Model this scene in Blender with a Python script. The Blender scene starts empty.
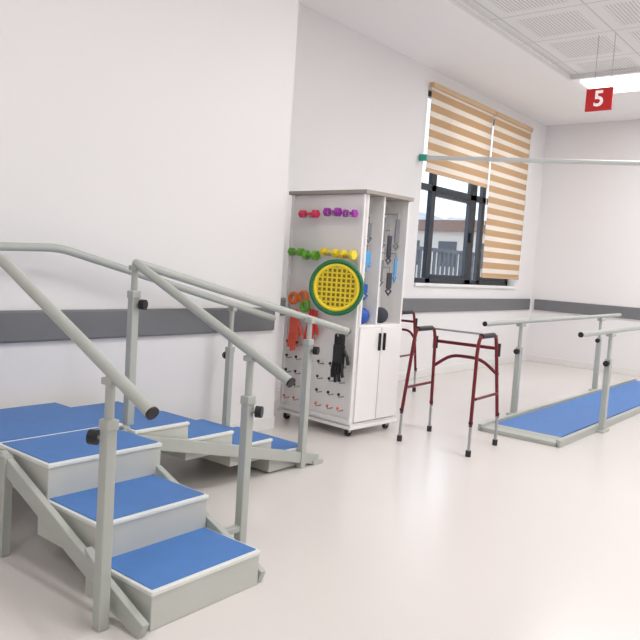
import bpy, bmesh, math
from mathutils import Vector, Matrix, Euler
sc=bpy.context.scene
sc.view_settings.view_transform='Standard'
sc.view_settings.look='None'
COL=bpy.context.collection
# ---------------------------------------------------------------- materials
def nmat(name):
    m=bpy.data.materials.new(name);m.use_nodes=True
    return m,m.node_tree,m.node_tree.nodes['Principled BSDF']
def srgb(c):
    return tuple(((v/255)/12.92 if v/255<=.04045 else ((v/255+.055)/1.055)**2.4) for v in c)+(1,)
def mat(name,rgb,rough=.5,metal=0,var=.04,scale=8,bump=0,spec=.5,coat=0):
    m,nt,b=nmat(name);c=srgb(rgb)
    tc=nt.nodes.new('ShaderNodeTexCoord');nz=nt.nodes.new('ShaderNodeTexNoise')
    nz.inputs['Scale'].default_value=scale;nz.inputs['Detail'].default_value=4
    mx=nt.nodes.new('ShaderNodeMix');mx.data_type='RGBA'
    mx.inputs['A'].default_value=tuple(v*(1-var) for v in c[:3])+(1,)
    mx.inputs['B'].default_value=tuple(min(1,v*(1+var)) for v in c[:3])+(1,)
    nt.links.new(tc.outputs['Object'],nz.inputs['Vector'])
    nt.links.new(nz.outputs['Fac'],mx.inputs['Factor'])
    nt.links.new(mx.outputs['Result'],b.inputs['Base Color'])
    b.inputs['Roughness'].default_value=rough;b.inputs['Metallic'].default_value=metal
    b.inputs['Specular IOR Level'].default_value=spec
    if bump:
        bp=nt.nodes.new('ShaderNodeBump');bp.inputs['Strength'].default_value=bump;bp.inputs['Distance'].default_value=.01
        n2=nt.nodes.new('ShaderNodeTexNoise');n2.inputs['Scale'].default_value=scale*12
        nt.links.new(tc.outputs['Object'],n2.inputs['Vector'])
        nt.links.new(n2.outputs['Fac'],bp.inputs['Height']);nt.links.new(bp.outputs['Normal'],b.inputs['Normal'])
    return m
def emit(name,rgb,s):
    m,nt,b=nmat(name);b.inputs['Base Color'].default_value=srgb(rgb)
    b.inputs['Emission Color'].default_value=srgb(rgb);b.inputs['Emission Strength'].default_value=s
    return m
M_wall=mat('wall_paint',(233,231,231),.8,var=.006,scale=1.5)
M_floor=mat('vinyl_floor',(219,213,210),.24,var=.03,scale=.8,spec=.45)
M_ceil=mat('ceiling_plaster',(247,246,246),.85,var=.004)
M_base=mat('baseboard_paint',(230,228,226),.5,var=.01)
M_bump=mat('bumper_rail_grey',(114,115,118),.55,var=.03)
M_frame=mat('window_frame_dark',(34,42,54),.4)
M_steel=mat('painted_steel',(176,180,174),.36,var=.02,spec=.5)
M_box=mat('step_laminate',(196,198,191),.55,var=.015)
M_trim=mat('tread_edging',(226,228,224),.35)
M_blue=mat('blue_tread_vinyl',(72,122,188),.5,var=.09,scale=14,bump=.15)
M_black=mat('black_plastic',(22,22,24),.45)
M_cab=mat('cabinet_laminate',(240,238,237),.45,var=.008)
M_cabtop=mat('cabinet_top',(158,150,142),.5)
M_red=mat('walker_maroon',(112,24,34),.28,metal=.25,var=.06)
M_alu=mat('aluminium',(170,172,176),.3,metal=.8)
M_rubber=mat('rubber_tip',(48,46,48),.8)
M_pole=mat('pole_white',(206,210,208),.4)
M_teal=mat('teal_cap',(45,160,140),.4)
M_sign=mat('sign_red',(205,36,40),.4)
M_white=emit('sign_white',(250,250,250),.15)
def cm(n,c,r=.45): return mat(n,c,r,var=.05)
M_pink=cm('vinyl_pink',(222,56,96));M_pur=cm('vinyl_purple',(160,48,165));M_yel=cm('vinyl_yellow',(244,218,50))
M_lime=cm('vinyl_lime',(110,185,50));M_grn=cm('vinyl_green',(28,112,72));M_or=cm('vinyl_orange',(240,120,50));M_rd=cm('vinyl_red',(226,60,50))
M_coral=cm('vinyl_coral',(236,104,84))
M_holeshade=cm('hole_shade_olive',(150,134,40))  # dark olive stands in for the shade seen through the lattice holes
M_lb=cm('light_blue',(90,165,220));M_bl=cm('ball_blue',(34,84,176));M_db=cm('dark_fabric',(62,66,74),.8);M_gy=cm('grey_fabric',(120,124,128),.8)
def tilemat():
    m,nt,b=nmat('perforated_tile')
    N=nt.nodes.new;L=nt.links.new
    tc=N('ShaderNodeTexCoord');sp=N('ShaderNodeSeparateXYZ');L(tc.outputs['Object'],sp.inputs[0])
    def mth(op,a,bv=None,c=None):
        n=N('ShaderNodeMath');n.operation=op
        for i,v in enumerate((a,bv,c)):
            if v is None: continue
            if isinstance(v,(int,float)): n.inputs[i].default_value=v
            else: L(v,n.inputs[i])
        return n.outputs[0]
    def cell(o,s):
        return mth('ABSOLUTE',mth('SUBTRACT',mth('FRACT',mth('DIVIDE',o,s)),.5))
    mxx=mth('MAXIMUM',cell(sp.outputs[0],.8),cell(sp.outputs[1],.8))
    inner=mth('LESS_THAN',mxx,.36)
    seam=mth('GREATER_THAN',mxx,.49)
    dx=cell(sp.outputs[0],.032);dy=cell(sp.outputs[1],.032)
    d=mth('SQRT',mth('ADD',mth('MULTIPLY',dx,dx),mth('MULTIPLY',dy,dy)))
    dot=mth('MULTIPLY',mth('LESS_THAN',d,.27),inner)
    f=mth('MAXIMUM',dot,mth('MULTIPLY',seam,.5))
    mx=N('ShaderNodeMix');mx.data_type='RGBA';mx.inputs['A'].default_value=srgb((236,235,234));mx.inputs['B'].default_value=srgb((168,166,163))
    L(f,mx.inputs['Factor']);L(mx.outputs['Result'],b.inputs['Base Color']);b.inputs['Roughness'].default_value=.8
    return m
M_tile=tilemat()
def blindmat():
    m,nt,b=nmat('zebra_blind');N=nt.nodes.new;L=nt.links.new
    tc=N('ShaderNodeTexCoord');sp=N('ShaderNodeSeparateXYZ');L(tc.outputs['Object'],sp.inputs[0])
    a=N('ShaderNodeMath');a.operation='DIVIDE';L(sp.outputs[2],a.inputs[0]);a.inputs[1].default_value=.15
    fr=N('ShaderNodeMath');fr.operation='FRACT';L(a.outputs[0],fr.inputs[0])
    g=N('ShaderNodeMath');g.operation='GREATER_THAN';L(fr.outputs[0],g.inputs[0]);g.inputs[1].default_value=.42
    mx=N('ShaderNodeMix');mx.data_type='RGBA';mx.inputs['A'].default_value=srgb((246,238,228));mx.inputs['B'].default_value=srgb((216,184,146))
    L(g.outputs[0],mx.inputs['Factor']);L(mx.outputs['Result'],b.inputs['Base Color']);b.inputs['Roughness'].default_value=.9
    tr=N('ShaderNodeBsdfTranslucent');L(mx.outputs['Result'],tr.inputs['Color'])
    ms=N('ShaderNodeMixShader');ms.inputs[0].default_value=.33
    L(b.outputs[0],ms.inputs[1]);L(tr.outputs[0],ms.inputs[2])
    L(ms.outputs[0],nt.nodes['Material Output'].inputs[0])
    return m
M_blind=blindmat()
# ---------------------------------------------------------------- helpers
def empty(name,loc=(0,0,0),rz=0):
    o=bpy.data.objects.new(name,None);o.empty_display_size=.2;COL.objects.link(o);o.location=loc;o.rotation_euler=(0,0,rz);return o
def fin(name,me,m,parent=None,smooth=False):
    o=bpy.data.objects.new(name,me);COL.objects.link(o)
    if m and not me.materials: me.materials.append(m)
    if parent: o.parent=parent
    if smooth:
        for p in me.polygons:p.use_smooth=True
    return o
def bevel(o,w,seg=2):
    if w:
        b=o.modifiers.new('bevel','BEVEL');b.width=w;b.segments=seg;b.limit_method='ANGLE'
def box(name,a,b,m,parent=None,bv=0):
    bm=bmesh.new();bmesh.ops.create_cube(bm,size=1)
    a=Vector(a);b=Vector(b);c=(a+b)/2;s=b-a
    for v in bm.verts: v.co=Vector((v.co.x*s.x+c.x,v.co.y*s.y+c.y,v.co.z*s.z+c.z))
    me=bpy.data.meshes.new(name);bm.to_mesh(me);bm.free()
    o=fin(name,me,m,parent);bevel(o,bv);return o
def beam(name,p0,p1,w,h,m,parent=None,bv=.004,side=None):
    p0=Vector(p0);p1=Vector(p1);d=(p1-p0);L=d.length;d.normalize()
    s=Vector(side) if side else (Vector((0,0,1)).cross(d) if abs(d.z)<.98 else Vector((1,0,0)))
    s=(s-s.dot(d)*d).normalized();u=d.cross(s)
    bm=bmesh.new();vs=[]
    for t in (0,L):
        for i,j in ((-1,-1),(1,-1),(1,1),(-1,1)): vs.append(bm.verts.new(p0+d*t+s*(i*w/2)+u*(j*h/2)))
    for f in ((0,3,2,1),(4,5,6,7),(0,1,5,4),(1,2,6,5),(2,3,7,6),(3,0,4,7)): bm.faces.new([vs[i] for i in f])
    bmesh.ops.recalc_face_normals(bm,faces=bm.faces)
    me=bpy.data.meshes.new(name);bm.to_mesh(me);bm.free();o=fin(name,me,m,parent);bevel(o,bv);return o
def tube(name,pts,r,m,parent=None,cyc=False,res=6,bend=0):
    pts=[Vector(p) for p in pts]
    if bend and len(pts)>2:
        np=[pts[0]]
        for i in range(1,len(pts)-1):
            a=(pts[i-1]-pts[i]);b=(pts[i+1]-pts[i]);k=min(bend,a.length*.45,b.length*.45)
            A=pts[i]+a.normalized()*k;B=pts[i]+b.normalized()*k
            for t in (0,.25,.5,.75,1): np.append(A*(1-t)**2+pts[i]*2*t*(1-t)+B*t*t)
        np.append(pts[-1]);pts=np
    c=bpy.data.curves.new(name,'CURVE');c.dimensions='3D';c.bevel_depth=r;c.bevel_resolution=res;c.use_fill_caps=True
    s=c.splines.new('POLY');s.points.add(len(pts)-1);s.use_cyclic_u=cyc
    for i,p in enumerate(pts): s.points[i].co=(*p,1)
    t=bpy.data.objects.new('tmp',c);COL.objects.link(t)
    me=bpy.data.meshes.new_from_object(t.evaluated_get(bpy.context.evaluated_depsgraph_get()))
    bpy.data.objects.remove(t);me.name=name
    return fin(name,me,m,parent,True)
def sphere(name,c,r,m,parent=None,sc3=(1,1,1)):
    bm=bmesh.new();bmesh.ops.create_uvsphere(bm,u_segments=20,v_segments=12,radius=r)
    for v in bm.verts: v.co=Vector((v.co.x*sc3[0],v.co.y*sc3[1],v.co.z*sc3[2]))+Vector(c)
    me=bpy.data.meshes.new(name);bm.to_mesh(me);bm.free();return fin(name,me,m,parent,True)
def join(name,objs,parent=None):
    bpy.context.view_layer.update()
    dg=bpy.context.evaluated_depsgraph_get()
    bm=bmesh.new();mats=[]
    for o in objs:
        me=bpy.data.meshes.new_from_object(o.evaluated_get(dg));me.transform(o.matrix_world)
        off={}
        for i,mm in enumerate(me.materials):
            if mm not in mats: mats.append(mm)
            off[i]=mats.index(mm)
        for p in me.polygons:p.material_index=off.get(p.material_index,0)
        bm.from_mesh(me)
    me=bpy.data.meshes.new(name);bm.to_mesh(me);bm.free()
    for mm in mats: me.materials.append(mm)
    for o in objs: bpy.data.objects.remove(o)
    return fin(name,me,None,parent)
# ---------------------------------------------------------------- camera
f=717.0;H=1.35
d1=Vector((580,20,-f)).normalized(); d2=Vector((-890,116,-f)).normalized()
Yc=d1; Xc=(-d2); Xc=(Xc-Xc.dot(Yc)*Yc).normalized(); Zc=Xc.cross(Yc)
cam=bpy.data.cameras.new("camera");co=bpy.data.objects.new("camera",cam);COL.objects.link(co)
Mx=Matrix((Xc,Yc,Zc)).to_4x4();Mx.translation=Vector((0,0,H));co.matrix_world=Mx
cam.sensor_width=36;cam.lens=36*f/640;cam.clip_start=.05;sc.camera=co
# ---------------------------------------------------------------- room
X1,X2,YB,CZ=-3.8,-4.55,11.0,3.7
XR,YF=3.0,-3.0
box('floor',(-4.8,YF-.2,-.1),(XR+.2,YB+.2,0),M_floor)
box('wall_left',(-4.75,YF-.2,0),(X1,4.22,CZ),M_wall)
wy0,wy1,wz0,wz1=7.42,10.30,1.17,3.5
wl=[box('w',(X2-.25,4.22,0),(X2,wy0,CZ),M_wall),box('w',(X2-.25,wy1,0),(X2,YB+.2,CZ),M_wall),
    box('w',(X2-.25,wy0,0),(X2,wy1,wz0),M_wall),box('w',(X2-.25,wy0,wz1),(X2,wy1,CZ),M_wall)]
join('wall_window_side',wl)
box('wall_back',(X2,YB,0),(XR+.2,YB+.2,CZ),M_wall)
box('wall_right',(XR,YF,0),(XR+.2,YB,CZ),M_wall)
box('wall_front',(X1,YF-.2,0),(XR,YF,CZ),M_wall)
TX,TY=-3.3,8.55
cl=[box('c',(-4.8,YF-.2,CZ),(TX,YB+.2,CZ+.2),M_ceil),box('c',(TX,TY,CZ),(XR+.2,YB+.2,CZ+.2),M_ceil),
    box('c',(TX,YF-.2,CZ+.05),(XR+.2,TY,CZ+.2),M_tile)]
join('ceiling',cl)
box('trim_1',(TX-.02,YF,CZ-.006),(TX+.02,TY+.02,CZ),M_base)
box('trim_2',(TX,TY-.02,CZ-.006),(XR,TY+.02,CZ),M_base)
box('baseboard_left',(X1,YF,0),(X1+.015,4.22,.1),M_base,bv=.004)
box('baseboard_window_side',(X2,4.22,0),(X2+.015,YB,.1),M_base,bv=.004)
box('baseboard_back',(X2,YB-.015,0),(XR,YB,.1),M_base,bv=.004)
box('bumper_rail',(X1,YF,.795),(X1+.03,4.14,.975),M_bump,bv=.012)
box('bumper_rail',(X2,4.24,.82),(X2+.03,YB-.1,.99),M_bump,bv=.012)
box('bumper_rail',(X2+.06,YB-.03,.82),(XR,YB,.99),M_bump,bv=.012)
# window
win=empty('window_1',(0,0,0))
xf=X2-.14
def fr(y0,y1,z0,z1,n='frame'): box(n,(xf-.03,y0,z0),(xf+.03,y1,z1),M_frame,win,.004)
fr(wy0,wy1,wz0,wz0+.07);fr(wy0,wy1,wz1-.07,wz1)
for y,w in ((wy0,.10),(7.86,.11),(8.90,.18),(9.26,.09),(wy1-.08,.08)): fr(y,y+w,wz0,wz1,'mullion')
fr(wy0,wy1,2.32,2.40,'transom')
fr(7.95,8.90,wz0+.07,wz0+.12,'sash');fr(7.95,8.90,2.27,2.32,'sash');fr(9.35,10.2,wz0+.07,wz0+.12,'sash')
box('window_catch',(xf+.03,8.94,1.75),(xf+.07,8.97,1.88),M_black,win,.004)
g,nt,b=nmat('window_glass')
tb=nt.nodes.new('ShaderNodeBsdfTransparent');gb=nt.nodes.new('ShaderNodeBsdfGlossy');gb.inputs['Roughness'].default_value=.02
msx=nt.nodes.new('ShaderNodeMixShader');msx.inputs[0].default_value=.04;tb.inputs[0].default_value=(.95,.97,.98,1)
nt.links.new(tb.outputs[0],msx.inputs[1]);nt.links.new(gb.outputs[0],msx.inputs[2]);nt.links.new(msx.outputs[0],nt.nodes['Material Output'].inputs[0])
box('glass',(xf-.005,wy0,wz0),(xf+.005,wy1,wz1),g,win)
box('sill',(X2-.11,wy0,wz0-.03),(X2+.03,wy1,wz0+.004),M_cab,win,.005)
M_bar=mat('blind_bar',(205,175,138),.5)
def blind(y0,y1,z0,z1):
    e=empty('zebra_blind')
    box('headrail',(X2+.002,y0-.01,z1),(X2+.07,y1+.01,z1+.06),M_bar,e,.008)
    box('fabric',(X2+.035,y0,z0+.03),(X2+.039,y1,z1+.01),M_blind,e)
    box('bottom_bar',(X2+.025,y0,z0),(X2+.05,y1,z0+.03),M_bar,e,.006)
    tube('pull_cord',[(X2+.06,y1-.03,z1),(X2+.06,y1-.03,max(z0-.5,1.35))],.004,M_cab,e)
blind(7.44,9.06,2.5,3.48);blind(9.12,10.34,1.28,3.48)
# outside
M_gr=mat('outdoor_ground',(190,187,182),.9,scale=.4,var=.3)
M_hill=mat('hillside',(214,211,208),.9,scale=.12,var=.45)
box('outdoor_ground',(-80,-40,-1.2),(-5.2,160,-1.0),M_gr)
bm=bmesh.new();rows=[]
for i in range(30):
    r=[]
    for j in range(60):
        x=-30-i*3;y=-10+j*4
        z=-1+ (i/29)**.8*17*(1+.18*math.sin(j*.35)+.1*math.sin(j*.9+i*.3))
        r.append(bm.verts.new((x,y,z)))
    rows.append(r)
for i in range(29):
    for j in range(59): bm.faces.new((rows[i][j],rows[i+1][j],rows[i+1][j+1],rows[i][j+1]))
bmesh.ops.recalc_face_normals(bm,faces=bm.faces)
me=bpy.data.meshes.new('hillside');bm.to_mesh(me);bm.free();fin('hillside',me,M_hill,None,True)
M_fence=mat('fence_slats',(84,88,96),.7)
fence=[box('s',(-8.03,9+i*.2,-1),(-8,9.09+i*.2,1.78),M_fence) for i in range(56)]
fence.append(box('s',(-8.06,8.8,1.74),(-7.98,20.4,1.82),M_fence));fence.append(box('s',(-8.07,8.8,-1),(-8.04,20.4,1.1),mat('fence_panel',(130,128,128),.8)))
join('slatted_fence',fence)
bl=[]
M_bld=mat('building_render',(226,216,204),.9);M_roof=mat('building_roof',(150,120,108),.9)
for x,y,w,d,h in ((-15,27,4,3,2.9),(-18,34,4,4,3.6),(-21,44,5,5,3.9)):
    bl.append(box('b',(x-w/2,y-d/2,-1),(x+w/2,y+d/2,h),M_bld));bl.append(box('b',(x-w/2-.2,y-d/2-.2,h),(x+w/2+.2,y+d/2+.2,h+.25),M_roof))
    for k in range(2): bl.append(box('b',(x-w/2+.7+k*1.7,y-d/2-.05,1.5),(x-w/2+1.5+k*1.7,y-d/2+.05,2.5),M_fence))
    bl.append(box('b',(x+w/2-.05,y-1,1.5),(x+w/2+.05,y+.2,2.5),M_fence))
join('distant_buildings',bl)
# ---------------------------------------------------------------- overhead pole
pe=empty('overhead_pole')
p0=Vector((X2+.005,7.33,2.65));dr=Vector((.911,.412,0))
pe2=p0+dr*((XR-.01-p0.x)/dr.x)
if pe2.y>YB-.02: pe2=p0+dr*((YB-.02-p0.y)/dr.y)
tube('bar',[p0,pe2],.026,M_pole,pe)
tube('end_cap',[p0,p0+dr*.085],.04,M_teal,pe)
# ---------------------------------------------------------------- sign
se=empty('hanging_number_sign')
sx,sy=-2.50,7.28
box('plate',(sx-.13,sy-.015,3.015),(sx+.13,sy+.015,3.235),M_sign,se,.006)
for dx in (-.06,.1): tube('wire',[(sx+dx,sy,3.23),(sx+dx,sy,CZ+.05)],.003,M_alu,se)
tx=bpy.data.curves.new('numeral','FONT');tx.body='5';tx.size=.21;tx.extrude=.002;tx.align_x='CENTER';tx.align_y='CENTER';tx.offset=.004
to=bpy.data.objects.new('t',tx);COL.objects.link(to)
me=bpy.data.meshes.new_from_object(to.evaluated_get(bpy.context.evaluated_depsgraph_get()));bpy.data.objects.remove(to)
me.transform(Matrix.Translation((sx,sy-.018,3.125))@Matrix.Rotation(math.pi/2,4,'X'));fin('numeral',me,M_white,se)
# ---------------------------------------------------------------- ceiling lights
M_lamp=emit('lamp_diffuser',(255,252,248),2.5)
def lamp(x0,x1,y0,y1,z,en):
    e=empty('ceiling_light_panel',((x0+x1)/2,(y0+y1)/2,z))
    box('diffuser',(-(x1-x0)/2,-(y1-y0)/2,-.03),((x1-x0)/2,(y1-y0)/2,.0),M_lamp,e)
    l=bpy.data.lights.new('tube_light','AREA');l.shape='RECTANGLE';l.size=x1-x0;l.size_y=y1-y0;l.energy=en;l.color=(1,.99,.988)
    lo=bpy.data.objects.new('tube_light',l);COL.objects.link(lo);lo.location=(0,0,-.04);lo.parent=e
lamp(-3.2,-.8,8.62,9.25,CZ,60)
for y,en in ((-1.2,20),(1.8,22),(4.8,48)):
    for x in (-1.6,1.2): lamp(x-.3,x+.9,y-.3,y+.3,CZ+.05,en)
lamp(.6,2.4,8.62,9.25,CZ,46)
# ---------------------------------------------------------------- training stairs
st=empty('training_stairs')
def stepbox(n,a,b):
    a=Vector(a);b=Vector(b)
    box(n+'_body',a,(b.x,b.y,b.z-.018),M_box,st,.004)
    box(n+'_edging',(a.x-.004,a.y-.004,b.z-.02),(b.x+.006,b.y+.004,b.z-.002),M_trim,st,.004)
    box(n+'_vinyl',(a.x+.008,a.y+.01,b.z-.003),(b.x-.012,b.y-.01,b.z+.002),M_blue,st)
y0,y1=1.58,2.13
stepbox('step_1',(-2.36,y0,0),(-1.95,y1,.15))
stepbox('step_2',(-2.72,y0,.13),(-2.28,y1,.30))
stepbox('step_3',(-3.06,y0,.28),(-2.65,y1+.03,.45))
stepbox('platform',(-3.70,y0-.06,.38),(-3.07,2.24,.45))
xa,xb=-3.62,-2.97
for i in range(4):
    ya=2.25+i*.345; zt=[.43,.33,.23,.13][i]
    stepbox('low_step_%d'%(i+1),(xa,ya,zt-.12),(xb,ya+.355,zt))
for y in (y0-.045,y1+.02):
    beam('stringer',(-1.95 if y>2 else -1.93,y,.02),(-2.95,y,.42),.03,.075,M_steel,st,side=(0,1,0))
for x in (xb+.03,xa-.03):
    beam('low_stringer',(x,3.72,.03),(x,2.2,.39),.03,.07,M_steel,st,side=(1,0,0))
    box('foot_pad',(x-.03,3.66,0),(x+.03,3.76,.03),M_steel,st,.004)
for x,y in ((-2.9,y0-.05),(-3.66,y0-.05),(-3.66,2.22),(-3.05,2.24),(-3.09,y0-.05)):
    box('leg',(x-.025,y-.02,0),(x+.025,y+.02,.44),M_steel,st,.004)
box('base_bar',(-3.66,y0-.065,.05),(-2.9,y0-.035,.09),M_steel,st,.004)
def post(x,y,top,zj,zb=0,knob=(0,-1)):
    box('post_lower',(x-.022,y-.022,zb),(x+.022,y+.022,zj),M_steel,st,.005)
    tube('post_upper',[(x,y,zj-.05),(x,y,top)],.017,M_steel,st)
    box('post_collar',(x-.026,y-.026,zj-.03),(x+.026,y+.026,zj+.01),M_steel,st,.005)
    box('rail_saddle',(x-.03,y-.02,top-.035),(x+.03,y+.02,top-.01),M_steel,st,.004)
    k=Vector((knob[0],knob[1],0)).normalized()
    c=Vector((x,y,zj-.06))
    tube('knob_stem',[c,c+k*.05],.008,M_alu,st);tube('knob',[c+k*.04,c+k*.07],.027,M_black,st)
yA=y0-.11;yB=2.30
def railA(x): return .83+(-1.88-x)*.452
def railB(x): return .815+(-2.02-x)*.435
tube('handrail',[(-1.86,yA,.825),(-2.9,yA,1.29),(-3.66,yA,1.31),(-3.66,2.2,1.335),(-3.66,4.0,.905)],.023,M_steel,st,bend=.08)
tube('handrail',[(-2.03,yB+.05,.82),(-3.1,yB,1.285),(-2.96,4.0,.885)],.023,M_steel,st,bend=.02)
for p in ((-1.86,yA,.825),(-2.03,yB+.05,.82)): tube('end_plug',[p,(p[0]+.008,p[1],p[2]-.004)],.024,M_black,st)
tube('end_plug',[(-2.96,4.0,.885),(-2.96,4.008,.883)],.024,M_black,st)
post(-2.09,yA,railA(-2.09)-.01,.75,knob=(-.9,-.5))
post(-2.27,yB+.04,railB(-2.27)-.01,.71,knob=(.9,.5))
post(-3.1,yB,1.28,1.13,knob=(.9,.4))
post(-3.1,yA,1.29,.98)
post(-3.66,1.7,1.32,1.0)
post(-2.94,3.56,.99,.84,knob=(.9,.3))
post(-3.66,3.56,1.0,.7,knob=(-.9,.3))
beam('tie',(-2.09,yA,.2),(-2.3,y0-.03,.2),.03,.03,M_steel,st)
beam('tie',(-2.27,yB+.04,.1),(-2.27,y1,.1),.03,.03,M_steel,st)
# ---------------------------------------------------------------- parallel bars
pb=empty('parallel_bars')
box('platform_base',(-2.68,5.62,0),(-2.0,10.2,.035),M_steel,pb,.004)
box('platform_mat',(-2.63,5.80,.034),(-2.05,10.1,.05),M_blue,pb)
box('edge_left',(-2.70,5.62,0),(-2.66,10.2,.06),M_steel,pb,.004);box('edge_right',(-2.02,5.62,0),(-1.98,10.2,.06),M_steel,pb,.004)
beam('ramp_lip',(-2.34,5.63,.012),(-2.34,5.80,.046),.66,.008,M_steel,pb,side=(1,0,0))
for x in (-2.80,-1.96):
    tube('bar',[(x,5.80,.905),(x,9.7,.92)],.022,M_steel,pb)
    tube('bar_plug',[(x,5.794,.905),(x,5.80,.905)],.0225,M_black,pb)
    for y in (6.58,8.95):
        box('post_lower',(x-.025,y-.03,0),(x+.025,y+.03,.66),M_steel,pb,.005)
        tube('post_upper',[(x,y,.6),(x,y,.9)],.017,M_steel,pb)
        box('saddle',(x-.03,y-.05,.86),(x+.03,y+.05,.89),M_steel,pb,.004)
        tube('knob',[(x,y-.03,.62),(x,y-.07,.62)],.026,M_black,pb)
        box('foot',(x-.04,y-.09,0),(x+.12 if x<-2.5 else x+.04,y+.09,.02),M_steel,pb,.004)
# ---------------------------------------------------------------- walkers
def walker(loc,rz,w=.48,d=.50,h=.88):
    e=empty('walking_frame',loc,rz)
    for sx in (-1,1):
        xb=sx*w/2;xt=sx*(w/2-.025)
        tube('side_frame',[(xb,-d/2,.22),(xt,-d/2+.07,h-.1),(xt,-d/2+.10,h),(xt,d/2-.10,h),(xt,d/2-.07,h-.1),(xb,d/2,.22)],.0135,M_red,e,bend=.05)
        tube('side_brace',[(xb,-d/2+.05,.42),(xb,d/2-.05,.42)],.011,M_red,e)
        tube('grip',[(xt,-d/2+.12,h),(xt,d/2-.15,h)],.02,M_black,e)
        for y in (-d/2,d/2):
            s=1 if y>0 else -1
            tube('leg_extension',[(xb,y,.03),(xb,y-s*.005,.27)],.011,M_alu,e)
            tube('rubber_tip',[(xb,y,0),(xb,y,.045)],.02,M_rubber,e)
            tube('rubber_cuff',[(xb,y,.24),(xb,y-s*.001,.26)],.016,M_black,e)
    yf=d/2-.05
    tube('front_bar',[(-w/2+.02,yf,.77),(w/2-.02,yf,.77)],.0135,M_red,e)
    tube('front_bar',[(-w/2+.01,yf+.02,.56),(-.13,yf+.02,.67),(.13,yf+.02,.67),(w/2-.01,yf+.02,.56)],.0135,M_red,e,bend=.08)
    tube('front_rod',[(-w/2+.02,yf-.03,h-.01),(w/2-.02,yf-.03,h-.01)],.008,M_alu,e)
    for x in (-w/2+.02,w/2-.02): tube('hinge',[(x,yf,.71),(x,yf,.81)],.021,M_black,e)
walker((-2.645,4.99,0),.05,w=.58)
walker((-4.24,6.5,0),.1,w=.44)
# ---------------------------------------------------------------- cabinet
CO=(-3.22,4.48,0);CR=-math.radians(4)
cab=empty('therapy_equipment_cabinet',CO,CR)
W,D,HT=.79,.56,1.92
CB=lambda n,a,b,m=M_cab,bv=.003: box(n,a,b,m,cab,bv)
CB('peg_panel',(-W,0,.10),(0,.02,HT-.03))
CB('panel_frame',(-W,-.02,.10),(-W+.03,0,HT-.03));CB('panel_frame',(-.03,-.02,.10),(0,0,HT-.03))
CB('panel_frame',(-W+.03,-.02,.10),(-.03,0,.14))
CB('base',(-W,0,.08),(0,D,.11));CB('plinth',(-W-.01,-.03,.065),(.02,D+.01,.09))
CB('top',(-W-.02,-.04,HT-.03),(.03,D+.01,HT),M_cabtop)
CB('far_side',(-W,D-.02,.1),(0,D,HT-.03));CB('rear_side',(-W,0,.1),(-W+.02,D,HT-.03))
CB('mid_shelf',(-W+.02,.02,.86),(0,D-.02,.885))
CB('inner_back',(-.24,.02,.885),(-.22,D-.02,HT-.03))
CB('divider',(-.22,.22,.885),(0,.238,HT-.03))
CB('stile',(-.02,.0,.86),(.0,.04,HT-.03))
hd=D/2
CB('door_leaf',(0,.015,.12),(.018,hd-.004,.86));CB('door_leaf',(0,hd+.004,.12),(.018,D-.01,.86))
for y in (hd-.03,hd+.03): CB('door_handle',(.02,y-.007,.68),(.042,y+.007,.82),M_black,.004)
for x,y in ((-.05,.03),(-W+.05,.03),(-.05,D-.05),(-W+.05,D-.05)):
    tube('caster_wheel',[(x-.012,y,.032),(x+.012,y,.032)],.032,M_rubber,cab)
    box('caster_fork',(x-.02,y-.015,.03),(x+.02,y+.015,.068),M_alu,cab,.003)
def fx(fr): return -W+W*fr
peg=[]
for fr_ in (.12,.26,.42,.58,.74,.88):
    for z in (.20,.31,.42,.54,.66):
        if z>.6 and fr_>.5: continue
        x=fx(fr_)
        peg.append(tube('p',[(x,.0,z),(x,-.055,z),(x,-.062,z+.02)],.006,M_alu))
        peg.append(sphere('p',(x,-.062,z+.022),.012,M_black if int(z*100)%4 else M_coral))
pg=join('pegs',peg,cab)
cab_m=Matrix.Translation(CO)@Matrix.Rotation(CR,4,'Z')
def place(o,loc,ry=0,rz=0):
    o.matrix_world=cab_m@Matrix.Translation(loc)@Matrix.Rotation(rz,4,'Z')@Matrix.Rotation(ry,4,'Y')
def dumbbell(fr_,z,L,m,m2=None,r=.036,ry=0):
    parts=[tube('a',[(-L/2+.01,0,0),(L/2-.01,0,0)],r*.4,m2 or m)]
    for s in (-1,1):
        bm=bmesh.new();bmesh.ops.create_cone(bm,cap_ends=True,segments=6,radius1=r,radius2=r,depth=L*.26)
        me=bpy.data.meshes.new('h');bmesh.ops.rotate(bm,verts=bm.verts,matrix=Matrix.Rotation(math.pi/2,3,'Y'));bmesh.ops.translate(bm,verts=bm.verts,vec=(s*L*.37,0,0))
        bm.to_mesh(me);bm.free();h=fin('h',me,m);bevel(h,.007);parts.append(h)
    for s in (-1,1): parts.append(tube('a',[(s*L*.14,.065,-r*.5-.004),(s*L*.14,-.03,-r*.5-.004),(s*L*.14,-.035,0)],.004,M_alu))
    o=join('dumbbell',parts);place(o,(fx(fr_),-.07,z),ry)
dumbbell(.33,1.73,.19,M_pink,r=.036)
dumbbell(.65,1.745,.15,M_pur,r=.038);dumbbell(.88,1.735,.12,M_pur,r=.033)
dumbbell(.18,1.42,.14,M_lime,r=.038);dumbbell(.39,1.40,.14,M_lime,r=.043)
dumbbell(.65,1.43,.17,M_yel,r=.036,ry=.06);dumbbell(.89,1.42,.13,M_yel,r=.04)
R=.20;parts=[tube('r',[(R*math.cos(a),0,R*math.sin(a)) for a in [i*math.tau/48 for i in range(48)]],.017,M_grn,cyc=True),
 tube('r',[((R-.03)*math.cos(a),0,(R-.03)*math.sin(a)) for a in [i*math.tau/48 for i in range(48)]],.015,M_yel,cyc=True)]
n=4;sp_=.037
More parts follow.
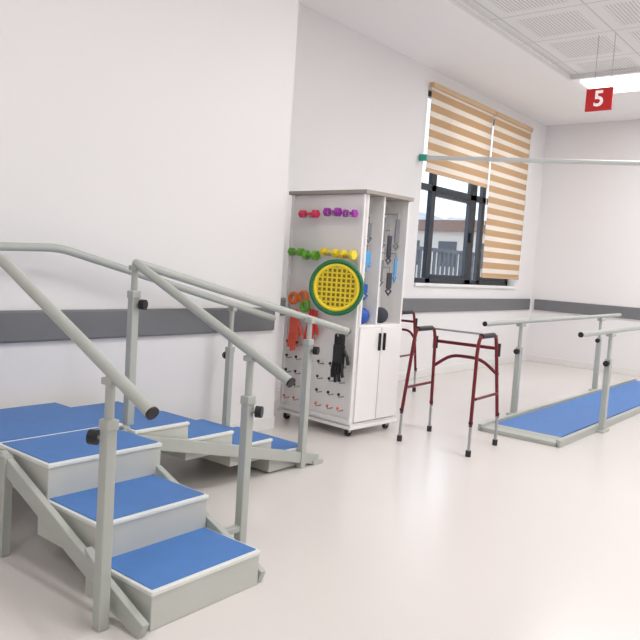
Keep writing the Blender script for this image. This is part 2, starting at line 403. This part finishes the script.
for i in range(-n,n+1):
    c=i*sp_;q=math.sqrt(max(0,(R-.03)**2-c*c))
    if q>.02:
        parts.append(beam('b',(c,-.004,-q),(c,-.004,q),.013,.006,M_yel,bv=0,side=(1,0,0)))
        parts.append(beam('b',(-q,-.004,c),(q,-.004,c),.006,.013,M_yel,bv=0,side=(0,1,0)))
bm=bmesh.new();bmesh.ops.create_cone(bm,cap_ends=True,segments=40,radius1=R-.03,radius2=R-.03,depth=.003)
bmesh.ops.rotate(bm,verts=bm.verts,matrix=Matrix.Rotation(math.pi/2,3,'X'));bmesh.ops.translate(bm,verts=bm.verts,vec=(0,.006,0))
me=bpy.data.meshes.new('hole_shade_disc');bm.to_mesh(me);bm.free();parts.append(fin('hole_shade_disc',me,M_holeshade))  # added backing disc, its dark colour imitates shade behind the open lattice
parts.append(tube('b',[(0,.12,R-.04),(0,-.02,R-.04)],.006,M_alu))
o=join('hand_exercise_web',parts);place(o,(fx(.85),-.145,1.165),0,.5)
def glove(name,fr_,z,m,s=1,y=-.05,ry=0):
    ps=[box('g',(-.05,-.012,0),(.05,.012,.13),m,bv=.012),box('g',(-.042,-.014,.12),(.042,.014,.20),m,bv=.012)]
    for k,(x,l) in enumerate(((-.04,.10),(-.014,.13),(.013,.12),(.038,.09))): ps.append(tube('g',[(x,0,.01),(x*1.1,-.008,-l*.5),(x*1.2,0,-l)],.0115,m))
    ps.append(tube('g',[(.045,0,.09),(.08,-.005,.05),(.088,0,.0)],.012,m))
    ps.append(tube('g',[(0,-y/s,.185),(0,-.02,.185),(0,-.025,.2)],.005,M_alu))
    o=join(name,ps);o.matrix_world=cab_m@Matrix.Translation((fx(fr_),y,z))@Matrix.Rotation(ry,4,'Y')@Matrix.Scale(s,4)
glove('resistance_glove',.19,.74,M_coral,1.05)
glove('resistance_glove',.42,.78,M_rd,.95,ry=.15)
glove('resistance_glove',.88,.58,M_black,1.15,y=-.09)
def ball(x,y,z,r,m):
    o=sphere('exercise_ball',(0,0,0),r,m);place(o,(x,y,z))
for a,z,m in ((.16,1.04,M_or),(.30,1.06,M_or),(.33,.99,M_lime)):
    ps=[tube('g',[(.038*math.cos(t),0,.038*math.sin(t)) for t in [i*math.tau/20 for i in range(20)]],.017,m,cyc=True),tube('g',[(0,.06,.03),(0,-.02,.03)],.006,M_alu)]
    o=join('grip_ring',ps);place(o,(fx(a),-.055,z))
ball(-.08,.13,.885+.065,.065,M_bl)
ball(-.10,.40,.885+.065,.065,M_db)
def strap(y,z,L,m,w=.04,x=-.06):
    ps=[box('s',(-.008,-w/2,-L),(.008,w/2,0),m,bv=.006),tube('s',[(0,0,0),(0,0,.05)],.006,M_alu),
        tube('s',[(0,0,.04),(-(.22+x),0,.04)],.005,M_alu),tube('s',[(0,-w*.6,-L-.02),(0,0,-L-.05),(0,w*.6,-L-.02),(0,0,0-L)],.008,m,cyc=True)]
    o=join('hanging_strap',ps);place(o,(x,y,z))
strap(.13,1.46,.10,M_lb,.08);strap(.13,1.68,.10,M_gy,.05);strap(.12,1.20,.07,M_bl,.07)
strap(.30,1.74,.2,M_gy,.06);strap(.40,1.6,.18,M_db,.05);strap(.49,1.74,.2,M_gy,.05);strap(.31,1.40,.16,M_gy,.06);strap(.43,1.30,.13,M_db,.06);strap(.50,1.42,.14,M_lb,.03)
# ---------------------------------------------------------------- world
w=bpy.data.worlds.new('world');sc.world=w;w.use_nodes=True;nt=w.node_tree;bg=nt.nodes['Background']
tc=nt.nodes.new('ShaderNodeTexCoord');sp=nt.nodes.new('ShaderNodeSeparateXYZ');rp=nt.nodes.new('ShaderNodeValToRGB')
nt.links.new(tc.outputs['Generated'],sp.inputs[0]);nt.links.new(sp.outputs[2],rp.inputs[0]);nt.links.new(rp.outputs[0],bg.inputs[0])
rp.color_ramp.elements[0].color=srgb((232,238,244));rp.color_ramp.elements[1].color=srgb((185,206,235));bg.inputs[1].default_value=1.9
l=bpy.data.lights.new('window_daylight','AREA');l.shape='RECTANGLE';l.size=2.6;l.size_y=2.2;l.energy=35;l.color=(.93,.97,1)
lo=bpy.data.objects.new('window_daylight',l);COL.objects.link(lo);lo.location=(X2-.6,8.85,2.35);lo.rotation_euler=(0,-math.pi/2,0)
